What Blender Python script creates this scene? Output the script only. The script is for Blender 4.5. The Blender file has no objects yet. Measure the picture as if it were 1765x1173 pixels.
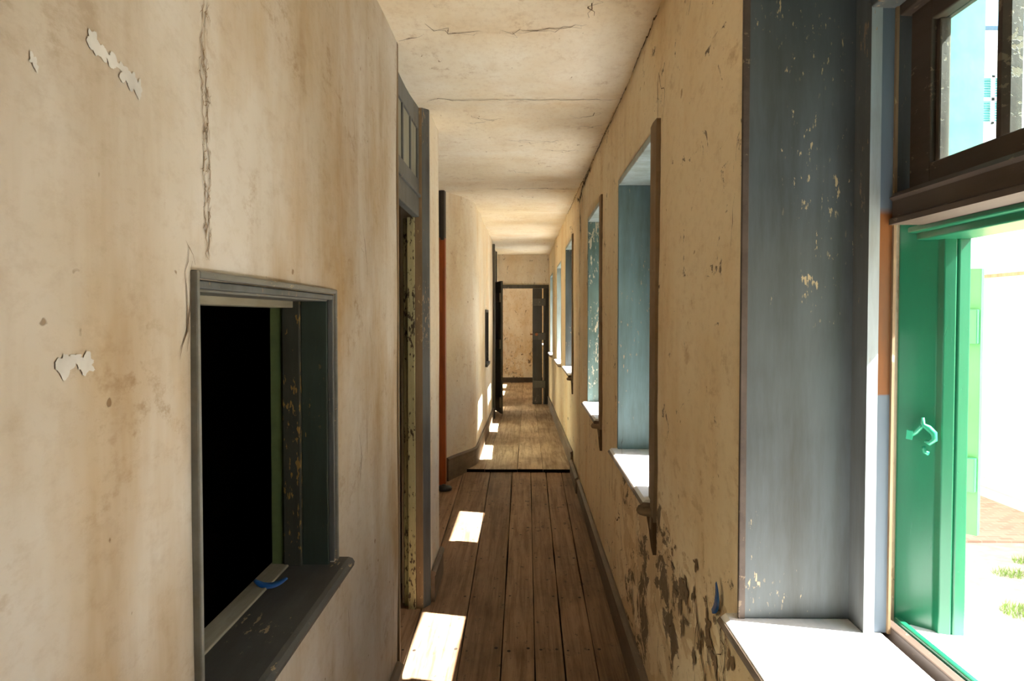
import bpy, bmesh, math, random
from mathutils import Vector, noise
# ---------------------------------------------------------------- camera, world, sun, exposure
S = bpy.context.scene
COL = S.collection
cam_d = bpy.data.cameras.new('camera'); cam = bpy.data.objects.new('camera', cam_d); COL.objects.link(cam)
cam_d.sensor_fit = 'HORIZONTAL'; cam_d.sensor_width = 36.0; cam_d.lens = 1340 / 1765 * 36.0
cam_d.clip_start = 0.02
cam.location = (0, 0, 0)                                  # eye height: world z = 0 is the lens, the floor lies about 1.5 m below
cam.rotation_euler = (math.radians(88.226), math.radians(0.0), math.radians(0.876))
S.camera = cam
W = bpy.data.worlds.new('world'); S.world = W; W.use_nodes = True
wn = W.node_tree; bg = wn.nodes['Background']
sky = wn.nodes.new('ShaderNodeTexSky'); sky.sky_type = 'NISHITA'; sky.sun_disc = False
sky.sun_elevation = math.radians(49); sky.sun_rotation = math.radians(105); sky.air_density = 1.0; sky.dust_density = 2.5; sky.ozone_density = 0.6
wn.links.new(sky.outputs[0], bg.inputs[0]); bg.inputs[1].default_value = 0.5
SUN_TRAVEL = Vector((-1, 0.25, -1.18))
sd = bpy.data.lights.new('sun', 'SUN'); sd.energy = 62.0; sd.angle = math.radians(0.5); sd.color = (1, 0.97, 0.92)
so = bpy.data.objects.new('sun', sd); COL.objects.link(so); so.location = (6, -2, 7)
so.rotation_euler = SUN_TRAVEL.to_track_quat('-Z', 'Y').to_euler()
vs = S.view_settings; vs.view_transform = 'Standard'; vs.look = 'None'; vs.gamma = 1.0; vs.use_curve_mapping = False
S.display_settings.display_device = 'sRGB'
vs.exposure = -0.18
S.cycles.use_denoising = True
S.cycles.max_bounces = 16; S.cycles.diffuse_bounces = 12; S.cycles.transparent_max_bounces = 16
S.cycles.sample_clamp_indirect = 20.0
rnd = random.Random(7)

# ---------------------------------------------------------------- material helpers
class NT:
    def __init__(s, name):
        s.m = bpy.data.materials.new(name); s.m.use_nodes = True; s.t = s.m.node_tree
        s.b = s.t.nodes['Principled BSDF']; s.pos = s.t.nodes.new('ShaderNodeNewGeometry').outputs['Position']
    def n(s, typ, **kw):
        nd = s.t.nodes.new(typ)
        for k, v in kw.items(): setattr(nd, k, v)
        return nd
    def l(s, a, b): s.t.links.new(a, b)
    def put(s, sock, v):
        if hasattr(v, 'is_output') or isinstance(v, bpy.types.NodeSocket): s.l(v, sock)
        else: sock.default_value = v
    def noise(s, scale, detail=4, rough=.55, stretch=(1, 1, 1), off=0.0, dist=0.0):
        mp = s.n('ShaderNodeMapping'); s.l(s.pos, mp.inputs[0]); mp.inputs['Scale'].default_value = stretch
        mp.inputs['Location'].default_value = (off, off * .7, off * 1.3)
        nz = s.n('ShaderNodeTexNoise'); s.l(mp.outputs[0], nz.inputs['Vector'])
        nz.inputs['Scale'].default_value = scale; nz.inputs['Detail'].default_value = detail
        nz.inputs['Roughness'].default_value = rough; nz.inputs['Distortion'].default_value = dist
        return nz.outputs['Fac']
    def ramp(s, v, a, b, lo=0.0, hi=1.0):
        r = s.n('ShaderNodeMapRange'); r.clamp = True; s.put(r.inputs[0], v)
        for i, x in zip((1, 2, 3, 4), (a, b, lo, hi)): r.inputs[i].default_value = x
        return r.outputs[0]
    def math(s, op, a, b=0.0):
        r = s.n('ShaderNodeMath', operation=op); s.put(r.inputs[0], a); s.put(r.inputs[1], b); return r.outputs[0]
    def mix(s, f, a, b):
        r = s.n('ShaderNodeMix', data_type='RGBA'); s.put(r.inputs[0], f)
        s.put(r.inputs[6], a if not isinstance(a, tuple) else (*a, 1)); s.put(r.inputs[7], b if not isinstance(b, tuple) else (*b, 1))
        return r.outputs[2]
    def mul(s, f, a, b):
        r = s.n('ShaderNodeMix', data_type='RGBA', blend_type='MULTIPLY'); s.put(r.inputs[0], f)
        s.put(r.inputs[6], a); s.put(r.inputs[7], (*b, 1) if isinstance(b, tuple) else b); return r.outputs[2]
    def axis(s, k):
        r = s.n('ShaderNodeSeparateXYZ'); s.l(s.pos, r.inputs[0]); return r.outputs[k]
    def done(s, col, rough=.85, h=None, strength=.3, dist=.01, spec=.3):
        s.put(s.b.inputs['Base Color'], (*col, 1) if isinstance(col, tuple) else col)
        s.put(s.b.inputs['Roughness'], rough); s.b.inputs['Specular IOR Level'].default_value = spec
        if h is not None:
            bp = s.n('ShaderNodeBump'); bp.inputs['Strength'].default_value = strength; bp.inputs['Distance'].default_value = dist
            s.l(h, bp.inputs['Height']); s.l(bp.outputs[0], s.b.inputs['Normal'])
        return s.m

def plaster(name, a, b, stain=(.62, .47, .29), peel=None, streak=.5, vert=True, warm=(.80, .62, .38)):
    t = NT(name)
    st = (1, .8, .16) if vert else (1, .6, 1)
    iso = (1, .42, .8) if vert else (1, .6, 1)
    c = t.mix(t.ramp(t.noise(1.1, 4, .6, off=1), .38, .62), a, b)
    c = t.mul(t.ramp(t.noise(1.9, 5, .62, (1, 1, .55) if vert else (1, 1, 1), 9), .47, .68, 0, streak), c, warm)
    c = t.mul(t.ramp(t.noise(6.5, 5, .62, st, 3), .50, .74, 0, streak * .55), c, stain)
    c = t.mul(t.ramp(t.noise(44, 6, .72, iso, 5), .5, .78, 0, .30), c, (.55, .42, .28))
    c = t.mul(t.math('MULTIPLY', t.ramp(t.noise(4.0, 3, .5, off=41), .48, .66), t.ramp(t.noise(22, 5, .75, iso, 61), .54, .66, 0, .55)), c, (.55, .40, .25))
    sp = t.ramp(t.noise(36, 3, .5, (1, .45, .6), 21), .73, .75, 0, .7)
    c = t.mul(sp, c, (.40, .28, .17))
    h = t.math('ADD', t.noise(5, 4, .5, off=2), t.math('MULTIPLY', t.noise(40, 4, .6), .25))
    h = t.math('SUBTRACT', h, sp)
    if peel:
        (y0, y1, z0, z1, amt) = peel
        my = t.math('MULTIPLY', t.ramp(t.axis(1), y0, y0 + .45), t.ramp(t.axis(1), y1, y1 - 1.6))
        mz = t.math('MULTIPLY', t.ramp(t.axis(2), z1, z0), 1.0)
        msk = t.math('MULTIPLY', my, mz)
        big = t.ramp(t.noise(3.0, 3, .5, (1, 1, .6), 14), .38, .62)
        n1 = t.noise(9, 7, .72, (1, .42, .7), 31, .6)
        v = t.math('ADD', n1, t.math('MULTIPLY', t.math('MULTIPLY', msk, t.math('ADD', big, .35)), amt))
        p1 = t.math('MULTIPLY', t.ramp(v, .59, .605), t.ramp(msk, .0, .15, .12, 1.0))
        v2 = t.math('ADD', t.noise(15, 7, .74, (1, .36, .6), 51, .8), t.math('MULTIPLY', t.math('MULTIPLY', msk, big), amt * 1.1))
        p2 = t.ramp(v2, .625, .65)
        c = t.mix(t.math('MULTIPLY', p1, .6), c, (.56, .40, .22))
        c = t.mix(t.math('MULTIPLY', p2, .85), c, (.115, .082, .058))
        h = t.math('SUBTRACT', h, t.math('ADD', t.math('MULTIPLY', p1, .5), p2))
    return t.done(c, .92, h, .38, .012, .15)

def paint(name, col, chip=(.42, .30, .16), amt=.3, dirt=(.55, .5, .42), rough=.5, vert=True, under=None, spec=.35):
    t = NT(name)
    st = (1, 1, .12) if vert else (1, .12, 1)
    c = t.mix(t.ramp(t.noise(14, 6, .7, st, 2), .35, .68), col, tuple(x * y for x, y in zip(col, dirt)))
    c = t.mix(t.ramp(t.noise(2.0, 4, .6, off=4), .4, .7, 0, .5), c, tuple(min(1, x * 1.35 + .01) for x in col))
    n1 = t.noise(85, 4, .6, (1, 1, .32) if vert else (1, .32, 1), 11)
    big = t.noise(4.2, 4, .55, (1, 1, .6), 17)
    v = t.math('ADD', n1, t.math('MULTIPLY', t.math('SUBTRACT', big, .5), .7))
    fine = t.ramp(t.noise(150, 2, .5, (1, 1, .4) if vert else (1, .4, 1), 31), .68, .72, 0, .5)
    fine = t.math('MULTIPLY', fine, t.ramp(big, .52, .66))
    p = t.math('MAXIMUM', t.ramp(v, .86 - amt * .45, .89 - amt * .45), fine)
    c = t.mix(p, c, chip)
    h = t.math('SUBTRACT', t.math('MULTIPLY', t.noise(30, 4, .6, st), .5), p)
    return t.done(c, rough, h, .28, .004, spec)

def plank_mat(name, a, b, dark):
    t = NT(name)
    at = t.n('ShaderNodeAttribute', attribute_name='tone').outputs['Fac']
    c = t.mix(at, a, b)
    g = t.noise(9, 6, .65, (4, .16, 1), 3, .5)
    c = t.mul(t.ramp(g, .40, .66, 0, .85), c, (.45, .36, .28))
    c = t.mul(t.ramp(t.noise(3.2, 5, .65, (1, .6, 1), 8), .47, .68, 0, .7), c, (.55, .47, .40))
    c = t.mix(t.ramp(t.noise(15, 5, .7, (1.6, .8, 1), 12), .61, .68, 0, .8), c, dark)
    c = t.mul(t.ramp(t.noise(60, 3, .6, (3, .2, 1), 6), .5, .8, 0, .4), c, (.5, .42, .34))
    return t.done(c, .62, t.math('ADD', g, t.noise(50, 3, .6, (3, .15, 1))), .22, .004, .3)

def flat(name, col, rough=.8, spec=.3, metal=0.0):
    t = NT(name); t.b.inputs['Metallic'].default_value = metal
    c = t.mix(t.ramp(t.noise(14, 4, .6), .35, .7), col, tuple(x * .72 for x in col))
    return t.done(c, rough, t.noise(30, 3), .12, .004, spec)

M = {}
M['wall_r'] = plaster('aged_cream_plaster_with_peeling', (.81, .675, .46), (.85, .74, .55), peel=(1.30, 4.2, -.85, -.45, .18))
M['wall_l'] = plaster('aged_cream_plaster', (.84, .76, .60), (.87, .82, .71), streak=.5)
M['wall_near'] = plaster('grimy_dimmed_cream_plaster', (.52, .455, .35), (.64, .605, .545), streak=.95, warm=(.78, .62, .40))  # grimy near wall, base colour darkened further to hold down the light on it
M['ceil'] = plaster('ceiling_plaster', (.87, .775, .58), (.90, .835, .69), streak=.35, vert=False)
M['wall_far'] = plaster('peeling_far_plaster', (.70, .61, .47), (.74, .69, .60), peel=(10, 30, -1.4, .9, .10))
M['dark_room'] = flat('unlit_room_black', (.035, .03, .025), .95, .05)  # the room's darkness is put into this near-black colour
M['gloom'] = flat('olive_room_paint', (.16, .16, .09), .9, .1)
M['crack'] = flat('crack_shadow', (.13, .085, .05), .95, .05)
M['crack_soft'] = flat('soft_brown_crack', (.29, .20, .12), .95, .05)
M['scar'] = flat('bare_white_plaster', (.72, .715, .68), .95, .1)
M['slate'] = paint('slate_blue_paint', (.072, .085, .088), amt=.34, chip=(.40, .31, .18))
M['blue'] = paint('worn_light_blue_paint', (.14, .215, .23), amt=.44, chip=(.36, .29, .21))
M['green_peel'] = paint('peeling_green_grey_paint', (.12, .19, .18), amt=.54, chip=(.50, .44, .32))
M['lit_blue'] = paint('lit_pale_blue_paint', (.34, .41, .42), amt=.3, chip=(.5, .42, .3))  # paler than the other jamb blues: light from below is painted in
M['sill'] = paint('chalky_grey_sill_paint', (.82, .82, .82), amt=.15, chip=(.45, .38, .3), vert=False, dirt=(.8, .78, .76), rough=.7)
M['grey'] = paint('grey_frame_paint', (.12, .132, .135), amt=.36, chip=(.34, .25, .16))
M['grey_light'] = paint('pale_grey_frame_paint', (.20, .205, .19), amt=.36, chip=(.42, .34, .22), vert=False)
M['brown'] = paint('dark_weathered_wood', (.075, .052, .038), amt=.42, chip=(.17, .125, .08), dirt=(.5, .45, .4), vert=False, rough=.6)
M['green'] = paint('emerald_green_gloss', (.006, .108, .050), amt=.02, chip=(.01, .12, .06), dirt=(.8, .82, .8), rough=.3, spec=.5)
M['green_pale'] = paint('sunbleached_green', (.03, .17, .06), amt=.1, chip=(.02, .2, .1), dirt=(.85, .85, .8), rough=.5)
M['yellow'] = paint('chipped_cream_green_paint', (.50, .47, .27), amt=.66, chip=(.07, .05, .03), rough=.5)
M['post_brown'] = paint('bare_brown_wood', (.27, .19, .11), amt=.4, chip=(.55, .42, .22), rough=.7)
M['olive'] = paint('dark_olive_door_paint', (.12, .13, .075), amt=.15, rough=.6)
M['pane_grey'] = paint('grey_green_board', (.31, .32, .26), amt=.12, rough=.6)
M['jamb_dark'] = paint('blackish_green_paint', (.045, .065, .055), amt=.25, chip=(.26, .17, .05), rough=.5)
M['jamb_ochre'] = paint('blackish_paint_worn_to_ochre', (.05, .055, .045), amt=.62, chip=(.27, .17, .05), rough=.6)
M['rim_green'] = flat('olive_green_rim', (.12, .17, .07))
M['hatch_sill'] = paint('smoky_slate_sill', (.07, .072, .07), amt=.34, chip=(.32, .25, .15), vert=False, rough=.55)
M['hatch_ledge'] = paint('worn_stone_grey_ledge', (.32, .31, .25), amt=.2, vert=False, rough=.8)
M['orange'] = paint('rust_orange_varnish', (.40, .095, .018), amt=.22, chip=(.10, .03, .012), dirt=(.6, .5, .4), rough=.45)
M['door_dark'] = paint('dark_brown_black_door_paint', (.055, .048, .04), amt=.32, chip=(.22, .18, .12), rough=.5)
M['door_grey'] = paint('dark_grey_door_paint', (.085, .08, .065), amt=.3, chip=(.3, .25, .17), rough=.5)
M['batten'] = paint('grey_brown_batten_paint', (.15, .13, .095), amt=.3, vert=False)
M['base'] = paint('brown_grey_skirting_paint', (.20, .155, .115), amt=.28, chip=(.38, .30, .2), vert=False, rough=.6)
M['base_dark'] = paint('dark_skirting_paint', (.055, .04, .03), amt=.15, vert=False)
M['rubble'] = plaster('exposed_rough_mortar', (.30, .22, .14), (.22, .165, .11), streak=.8)
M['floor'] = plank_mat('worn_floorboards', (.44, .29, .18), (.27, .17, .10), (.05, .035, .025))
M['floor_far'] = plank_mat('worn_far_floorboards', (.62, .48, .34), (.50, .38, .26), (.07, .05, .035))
M['under'] = flat('dark_subfloor_and_step_shade', (.02, .014, .01), .95, .05)
M['nail'] = flat('dark_nail_heads', (.045, .03, .022), .7)
M['black'] = flat('black_rubber', (.02, .02, .022), .45, .5)
M['tape'] = flat('blue_tape', (.015, .11, .38), .4, .5)
M['iron'] = flat('painted_green_iron', (.02, .30, .16), .3, .6)
M['knob'] = flat('brown_knob', (.35, .13, .04), .35, .5)
M['out_wall'] = plaster('limewashed_outer_wall', (.78, .68, .50), (.80, .72, .58), streak=.2)
M['teal_wall'] = flat('pale_teal_outer_wall', (.30, .62, .58), .8)
M['white_wall'] = flat('white_outer_wall', (.86, .86, .86), .8)
M['roof'] = flat('dark_roof_board', (.10, .16, .26), .8)
M['louvre'] = flat('teal_louvre_paint', (.14, .48, .48), .6)
M['sand'] = flat('bleached_courtyard_sand', (.56, .54, .51), .95, .1)
M['grass'] = flat('dry_grass', (.24, .40, .12), .8)

def brick_mat():
    t = NT('red_brick_paving')
    mp = t.n('ShaderNodeMapping'); t.l(t.pos, mp.inputs[0])
    br = t.n('ShaderNodeTexBrick'); t.l(mp.outputs[0], br.inputs[0]); br.inputs['Scale'].default_value = 4.5
    br.inputs[1].default_value = (.36, .25, .22, 1); br.inputs[2].default_value = (.46, .35, .32, 1); br.inputs[3].default_value = (.42, .38, .35, 1)
    return t.done(br.outputs[0], .9, br.outputs[1], .3)
M['brick'] = brick_mat()

def frame_post_mat():                      # grey-blue paint, a bare orange stretch where a fitting was stripped off
    t = NT('grey_blue_paint_with_bare_orange_stretch')
    z = t.axis(2)
    zz = t.math('ADD', z, t.math('MULTIPLY', t.noise(14, 3), .01))
    msk = t.math('MULTIPLY', t.ramp(zz, -.150, -.146), t.ramp(zz, .215, .200))
    o = t.mix(t.ramp(t.noise(12, 5, .6, (1, 1, .2)), .4, .65), (.23, .078, .018), (.13, .06, .025))
    g = t.mix(t.ramp(t.noise(6, 4, .6, (1, 1, .15)), .35, .7), (.15, .19, .23), (.10, .13, .16))
    return t.done(t.mix(msk, g, o), .5, t.noise(30, 4, .6, (1, 1, .15)), .15, .003, .35)
M['rebate'] = frame_post_mat()
M['strip'] = paint('pale_blue_grey_paint', (.36, .42, .45), amt=.2)
M['reveal_teal'] = flat('overexposed_green_as_teal', (.17, .40, .34), .7)  # green reveal; its overexposed sunlit look is put into the pale colour

def glass_mat():
    t = NT('dusty_window_glass'); m = t.m; nt = t.t
    out = [n for n in nt.nodes if n.type == 'OUTPUT_MATERIAL'][0]
    tr = t.n('ShaderNodeBsdfTransparent'); tr.inputs[0].default_value = (.86, .98, .97, 1)
    gl = t.n('ShaderNodeBsdfGlossy'); gl.inputs['Roughness'].default_value = .05
    df = t.n('ShaderNodeBsdfDiffuse'); df.inputs[0].default_value = (.75, .8, .78, 1)
    m1 = t.n('ShaderNodeMixShader'); m1.inputs[0].default_value = .05; t.l(tr.outputs[0], m1.inputs[1]); t.l(gl.outputs[0], m1.inputs[2])
    m2 = t.n('ShaderNodeMixShader'); t.l(t.ramp(t.noise(9, 5, .65), .4, .85, .02, .16), m2.inputs[0])
    t.l(m1.outputs[0], m2.inputs[1]); t.l(df.outputs[0], m2.inputs[2]); t.l(m2.outputs[0], out.inputs[0])
    return m
M['glass'] = glass_mat()

# ---------------------------------------------------------------- mesh helpers
class MB:
    def __init__(s): s.b = bmesh.new(); s.mats = []
    def mi(s, m):
        if m not in s.mats: s.mats.append(m)
        return s.mats.index(m)
    def box(s, x0, x1, y0, y1, z0, z1, m):
        return s.prism([(x0, y0), (x1, y0), (x1, y1), (x0, y1)], z0, z1, m)
    def prism(s, pts, z0, z1, m, fmap=None):          # plan polygon, fmap: {edge index: material}
        k = s.mi(m); n = len(pts)
        a = [s.b.verts.new((x, y, z0)) for x, y in pts]; t = [s.b.verts.new((x, y, z1)) for x, y in pts]
        f = s.b.faces.new(a[::-1]); f.material_index = k
        f = s.b.faces.new(t); f.material_index = k
        for i in range(n):
            j = (i + 1) % n
            f = s.b.faces.new((a[i], a[j], t[j], t[i])); f.material_index = s.mi(fmap[i]) if fmap and i in fmap else k
        return s
    def prof(s, pts, u0, u1, m, axis='y'):            # profile polygon (p,q) swept along an axis: y -> (x,z), x -> (y,z)
        k = s.mi(m); n = len(pts)
        mk = (lambda p, q, u: (p, u, q)) if axis == 'y' else (lambda p, q, u: (u, p, q))
        a = [s.b.verts.new(mk(p, q, u0)) for p, q in pts]; t = [s.b.verts.new(mk(p, q, u1)) for p, q in pts]
        fs = [s.b.faces.new(a), s.b.faces.new(t[::-1])]
        for i in range(n):
            j = (i + 1) % n; fs.append(s.b.faces.new((a[j], a[i], t[i], t[j])))
        for f in fs: f.material_index = k
        return s
    def tube(s, pts, r, m, seg=8, taper=None):
        k = s.mi(m); rings = []
        P = [Vector(p) for p in pts]
        for i, p in enumerate(P):
            d = (P[min(i + 1, len(P) - 1)] - P[max(i - 1, 0)]).normalized()
            u = d.orthogonal().normalized() if i == 0 else (u - d * u.dot(d)).normalized()
            w = d.cross(u); rr = r if not taper else r * taper[i]
            rings.append([s.b.verts.new(p + rr * (math.cos(a) * u + math.sin(a) * w)) for a in [2 * math.pi * j / seg for j in range(seg)]])
        for A, B in zip(rings, rings[1:]):
            for j in range(seg):
                f = s.b.faces.new((A[j], A[(j + 1) % seg], B[(j + 1) % seg], B[j])); f.material_index = k; f.smooth = True
        for R_ in (rings[0][::-1], rings[-1]):
            f = s.b.faces.new(R_); f.material_index = k
        return s
    def lathe(s, c, prof, m, seg=24):
        k = s.mi(m); rings = []
        for r, z in prof: rings.append([s.b.verts.new((c[0] + r * math.cos(2 * math.pi * j / seg), c[1] + r * math.sin(2 * math.pi * j / seg), c[2] + z)) for j in range(seg)])
        for A, B in zip(rings, rings[1:]):
            for j in range(seg):
                f = s.b.faces.new((A[j], A[(j + 1) % seg], B[(j + 1) % seg], B[j])); f.material_index = k; f.smooth = True
        for R_ in (rings[0][::-1], rings[-1]): s.b.faces.new(R_).material_index = k
        return s
    def build(s, name, parent=None, kind=None, bevel=0.0, fix=True):
        if fix: bmesh.ops.recalc_face_normals(s.b, faces=s.b.faces)
        me = bpy.data.meshes.new(name); s.b.to_mesh(me); s.b.free()
        for m in s.mats: me.materials.append(m)
        o = bpy.data.objects.new(name, me); COL.objects.link(o)
        if parent:
            o.parent = parent; r = parent; off = Vector((0, 0, 0))
            while r: off += r.location; r = r.parent
            me.transform(__import__('mathutils').Matrix.Translation(-off))
        if bevel:
            bv = o.modifiers.new('bevel', 'BEVEL'); bv.width = bevel; bv.segments = 2; bv.limit_method = 'ANGLE'; bv.angle_limit = .6
        if kind: o['kind'] = kind
        return o

def empty(name, loc, kind=None):
    o = bpy.data.objects.new(name, None); COL.objects.link(o); o.location = loc; o.empty_display_size = .05
    if kind: o['kind'] = kind
    return o
def tag(o, label, cat, group=None):
    o['label'] = label; o['category'] = cat
    if group: o['group'] = group
    return o

def steps(brk, st):
    out = []
    for a, b in zip(brk, brk[1:]):
        n = max(1, round((b - a) / st))
        out += [a + (b - a) * i / n for i in range(n)]
    return out + [brk[-1]]

def wall_along_y(mb, xin, xout, y0, y1, zlo, zhi, holes, m_in, m_out, amp=.004, st=.07, path=None):
    """a wall running along Y with rectangular holes (ya, yb, za, zb); both faces and the hole sides are built"""
    ys = steps(sorted({y0, y1, *[h[0] for h in holes], *[h[1] for h in holes]}), st)
    zs = steps(sorted({zlo, zhi, *[h[2] for h in holes], *[h[3] for h in holes]}), st)
    sgn = 1 if xout > xin else -1
    def xi(y, z):
        b = (path(y) if path else xin)
        e = 1.0
        return b + sgn * amp * (noise.noise((y * 1.7, z * 1.7, xin * 5)))
    A = [[mb.b.verts.new((xi(y, z), y, z)) for z in zs] for y in ys]
    B = [[mb.b.verts.new((xout, y, z)) for z in zs] for y in ys]
    inside = lambda y, z: any(h[0] < y < h[1] and h[2] < z < h[3] for h in holes)
    solid = [[not inside((ys[i] + ys[i + 1]) / 2, (zs[j] + zs[j + 1]) / 2) for j in range(len(zs) - 1)] for i in range(len(ys) - 1)]
    ki, ko = mb.mi(m_in), mb.mi(m_out)
    def F(vs_, k, sm=False):
        f = mb.b.faces.new(vs_); f.material_index = k; f.smooth = sm
    for i in range(len(ys) - 1):
        for j in range(len(zs) - 1):
            if not solid[i][j]: continue
            F((A[i][j], A[i + 1][j], A[i + 1][j + 1], A[i][j + 1]), ki, True)
            F((B[i][j], B[i][j + 1], B[i + 1][j + 1], B[i + 1][j]), ko)
            if i == 0 or not solid[i - 1][j]: F((A[i][j], A[i][j + 1], B[i][j + 1], B[i][j]), ki)
            if i == len(ys) - 2 or not solid[i + 1][j]: F((A[i + 1][j], B[i + 1][j], B[i + 1][j + 1], A[i + 1][j + 1]), ki)
            if j == 0 or not solid[i][j - 1]: F((A[i][j], B[i][j], B[i + 1][j], A[i + 1][j]), ki)
            if j == len(zs) - 2 or not solid[i][j + 1]: F((A[i][j + 1], A[i + 1][j + 1], B[i + 1][j + 1], B[i][j + 1]), ki)

def crack(mb, mp, pts, w, m=None, jag=.012, seed=1):
    """a tapering jagged fissure; mp turns (a, b) on the surface into a point lying on it"""
    m = m or M['crack']; k = mb.mi(m); r = random.Random(seed); P = []
    for (a, b), (c, d) in zip(pts, pts[1:]):
        L = math.hypot(c - a, d - b); n = max(2, int(L / .025))
        for i in range(n): P.append((a + (c - a) * i / n + r.gauss(0, jag) * .5, b + (d - b) * i / n + r.gauss(0, jag) * .5))
    P.append(pts[-1])
    L_, R_ = [], []
    for i, (a, b) in enumerate(P):
        q = P[min(i + 1, len(P) - 1)]; p = P[max(i - 1, 0)]
        dx, dy = q[0] - p[0], q[1] - p[1]; l = math.hypot(dx, dy) or 1
        ww = w * (.25 + r.random()) * min(1, .2 + min(i, len(P) - 1 - i) / 4)
        L_.append(mb.b.verts.new(mp(a - dy / l * ww, b + dx / l * ww))); R_.append(mb.b.verts.new(mp(a + dy / l * ww, b - dx / l * ww)))
    for i in range(len(P) - 1):
        mb.b.faces.new((L_[i], L_[i + 1], R_[i + 1], R_[i])).material_index = k

def blob(mb, mp, ca, cb, ra, rb, m, seed=1, rough=.3, n=60, rot=0):
    k = mb.mi(m); r = random.Random(seed); vs_ = []
    ph = r.random() * 9
    for i in range(n):
        t = 2 * math.pi * i / n; q = 1 + rough * (noise.noise((math.cos(t) * 1.3 + ph, math.sin(t) * 1.3, seed)) * 1.6 + .35 * noise.noise((math.cos(t) * 6 + ph, math.sin(t) * 6, seed)))
        u, v = ra * q * math.cos(t), rb * q * math.sin(t)
        vs_.append(mb.b.verts.new(mp(ca + u * math.cos(rot) - v * math.sin(rot), cb + u * math.sin(rot) + v * math.cos(rot))))
    c = mb.b.verts.new(mp(ca, cb))
    for i in range(n): mb.b.faces.new((c, vs_[i], vs_[(i + 1) % n])).material_index = k

# ---------------------------------------------------------------- plan of the corridor
XR, XO = .45, .90            # right wall: inner and outer face
XL = -.48                    # left wall, near stretch
STEP = 7.05
def zf(y):                   # the near floor climbs a little to the step, the far floor sinks away from it
    if y < STEP: return -1.475 + (y - 3.1) * .0155
    return -1.388 - .0285 * (min(y, 14.0) - STEP)
def zc(y):
    pts = [(-5, 1.04), (2.7, 1.025), (3.66, 1.012), (6.4, 1.05), (8.2, 1.06), (11, 1.09), (14, 1.10), (19, 1.10)]
    for (a, b), (c, d) in zip(pts, pts[1:]):
        if a <= y <= c: return b + (d - b) * (y - a) / (c - a)
    return 1.1
WIN = [  # y0, y1, z0, z1 of the lined openings in the right wall, near to far
    (.50, 1.585, -.62, .635), (2.73, 3.71, -.634, .62), (4.58, 5.47, -.60, .66), (7.2, 8.4, -.535, .715),
    (9.45, 10.6, -.58, .65), (12.25, 13.3, -.61, .66), (15.2, 16.3, -.62, .66), (16.8, 17.9, -.62, .66)]  # last opening is unseen, added to brighten the back room
HOLES = [(a - .03, b + .03, c - .035, d + .03) for a, b, c, d in WIN]

# ---------------------------------------------------------------- floor
def plank_floor(name, y0, y1, seams0, seams1, mat, ya, yb, thick=.03, gap=.0042, seed=3, joints=True, zf=zf):
    mb = MB(); r = random.Random(seed); lay = mb.b.faces.layers.float.new('tone'); k = mb.mi(mat)
    def sx(i, y):
        return seams0[i] + (seams1[i] - seams0[i]) * (y - ya) / (yb - ya)
    nails = []
    for i in range(len(seams0) - 1):
        cuts = [y0]
        if joints:
            y = y0 + r.uniform(1.5, 3.5)
            while y < y1 - 1.0: cuts.append(y); y += r.uniform(2.8, 4.2)
        cuts.append(y1)
        for c0, c1 in zip(cuts, cuts[1:]):
            tone = r.random(); dz = r.uniform(-.0015, .0015)
            ys = steps([c0 + .001, c1 - .001], .4)
            T, Bt = [], []
            for y in ys:
                a = sx(i, y) + gap * (.3 + abs(noise.noise((y * 2, i * 3.3, 1))) * 2.0); b = sx(i + 1, y) - gap * (.3 + abs(noise.noise((y * 2, i * 3.3 + 3.3, 1))) * 2.0)
                T.append((mb.b.verts.new((a, y, zf(y) + dz)), mb.b.verts.new((b, y, zf(y) + dz))))
                Bt.append((mb.b.verts.new((a, y, zf(y) - thick)), mb.b.verts.new((b, y, zf(y) - thick))))
            for q in range(len(ys) - 1):
                for vs_ in ((T[q][0], T[q][1], T[q + 1][1], T[q + 1][0]), (T[q][0], T[q + 1][0], Bt[q + 1][0], Bt[q][0]), (T[q][1], Bt[q][1], Bt[q + 1][1], T[q + 1][1])):
                    f = mb.b.faces.new(vs_); f.material_index = k; f[lay] = tone
            for vs_ in ((T[0][0], Bt[0][0], Bt[0][1], T[0][1]), (T[-1][0], T[-1][1], Bt[-1][1], Bt[-1][0])):
                f = mb.b.faces.new(vs_); f.material_index = mb.mi(M['under']); f[lay] = tone  # end faces coloured dark so the step front reads as a shade line
        y = y0 + .35
        while y < y1:
            for e in (.025, -.025):
                x = sx(i, y) + e if e > 0 else sx(i + 1, y) + e
                if r.random() < .85: nails.append((x + r.uniform(-.006, .006), y + r.uniform(-.02, .02), r.uniform(.004, .009)))
            y += .62
    kn = mb.mi(M['nail'])
    for x, y, rr in nails:
        v = [mb.b.verts.new((x + rr * math.cos(t), y + rr * 1.4 * math.sin(t), zf(y) + .0022)) for t in [j * math.pi / 4 for j in range(8)]]
        mb.b.faces.new(v).material_index = kn
    ku = mb.mi(M['under'])
    ys = steps([y0, y1], .5); x0, x1 = seams0[0], max(seams0[-1], seams1[-1])
    vv = [[mb.b.verts.new((x, y, zf(y) - thick)) for x in (x0, x1)] for y in ys]
    for q in range(len(ys) - 1): mb.b.faces.new((vv[q][0], vv[q][1], vv[q + 1][1], vv[q + 1][0])).material_index = ku
    mb.build(name, kind='structure', fix=False)
sA = [-2.6, -2.4, -2.2, -2.0, -1.8, -1.6, -1.4, -1.22, -1.05, -.88, -.70, -.505, -.272, -.095, .047, .172, .307, .47]
sB = [-2.6, -2.4, -2.2, -2.0, -1.8, -1.6, -1.4, -1.22, -1.06, -.90, -.73, -.545, -.303, -.104, .063, .200, .340, .47]
plank_floor('floor', -4.4, STEP, sA, sB, M['floor'], 3.1, 7.0, seed=5, joints=False)
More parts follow.
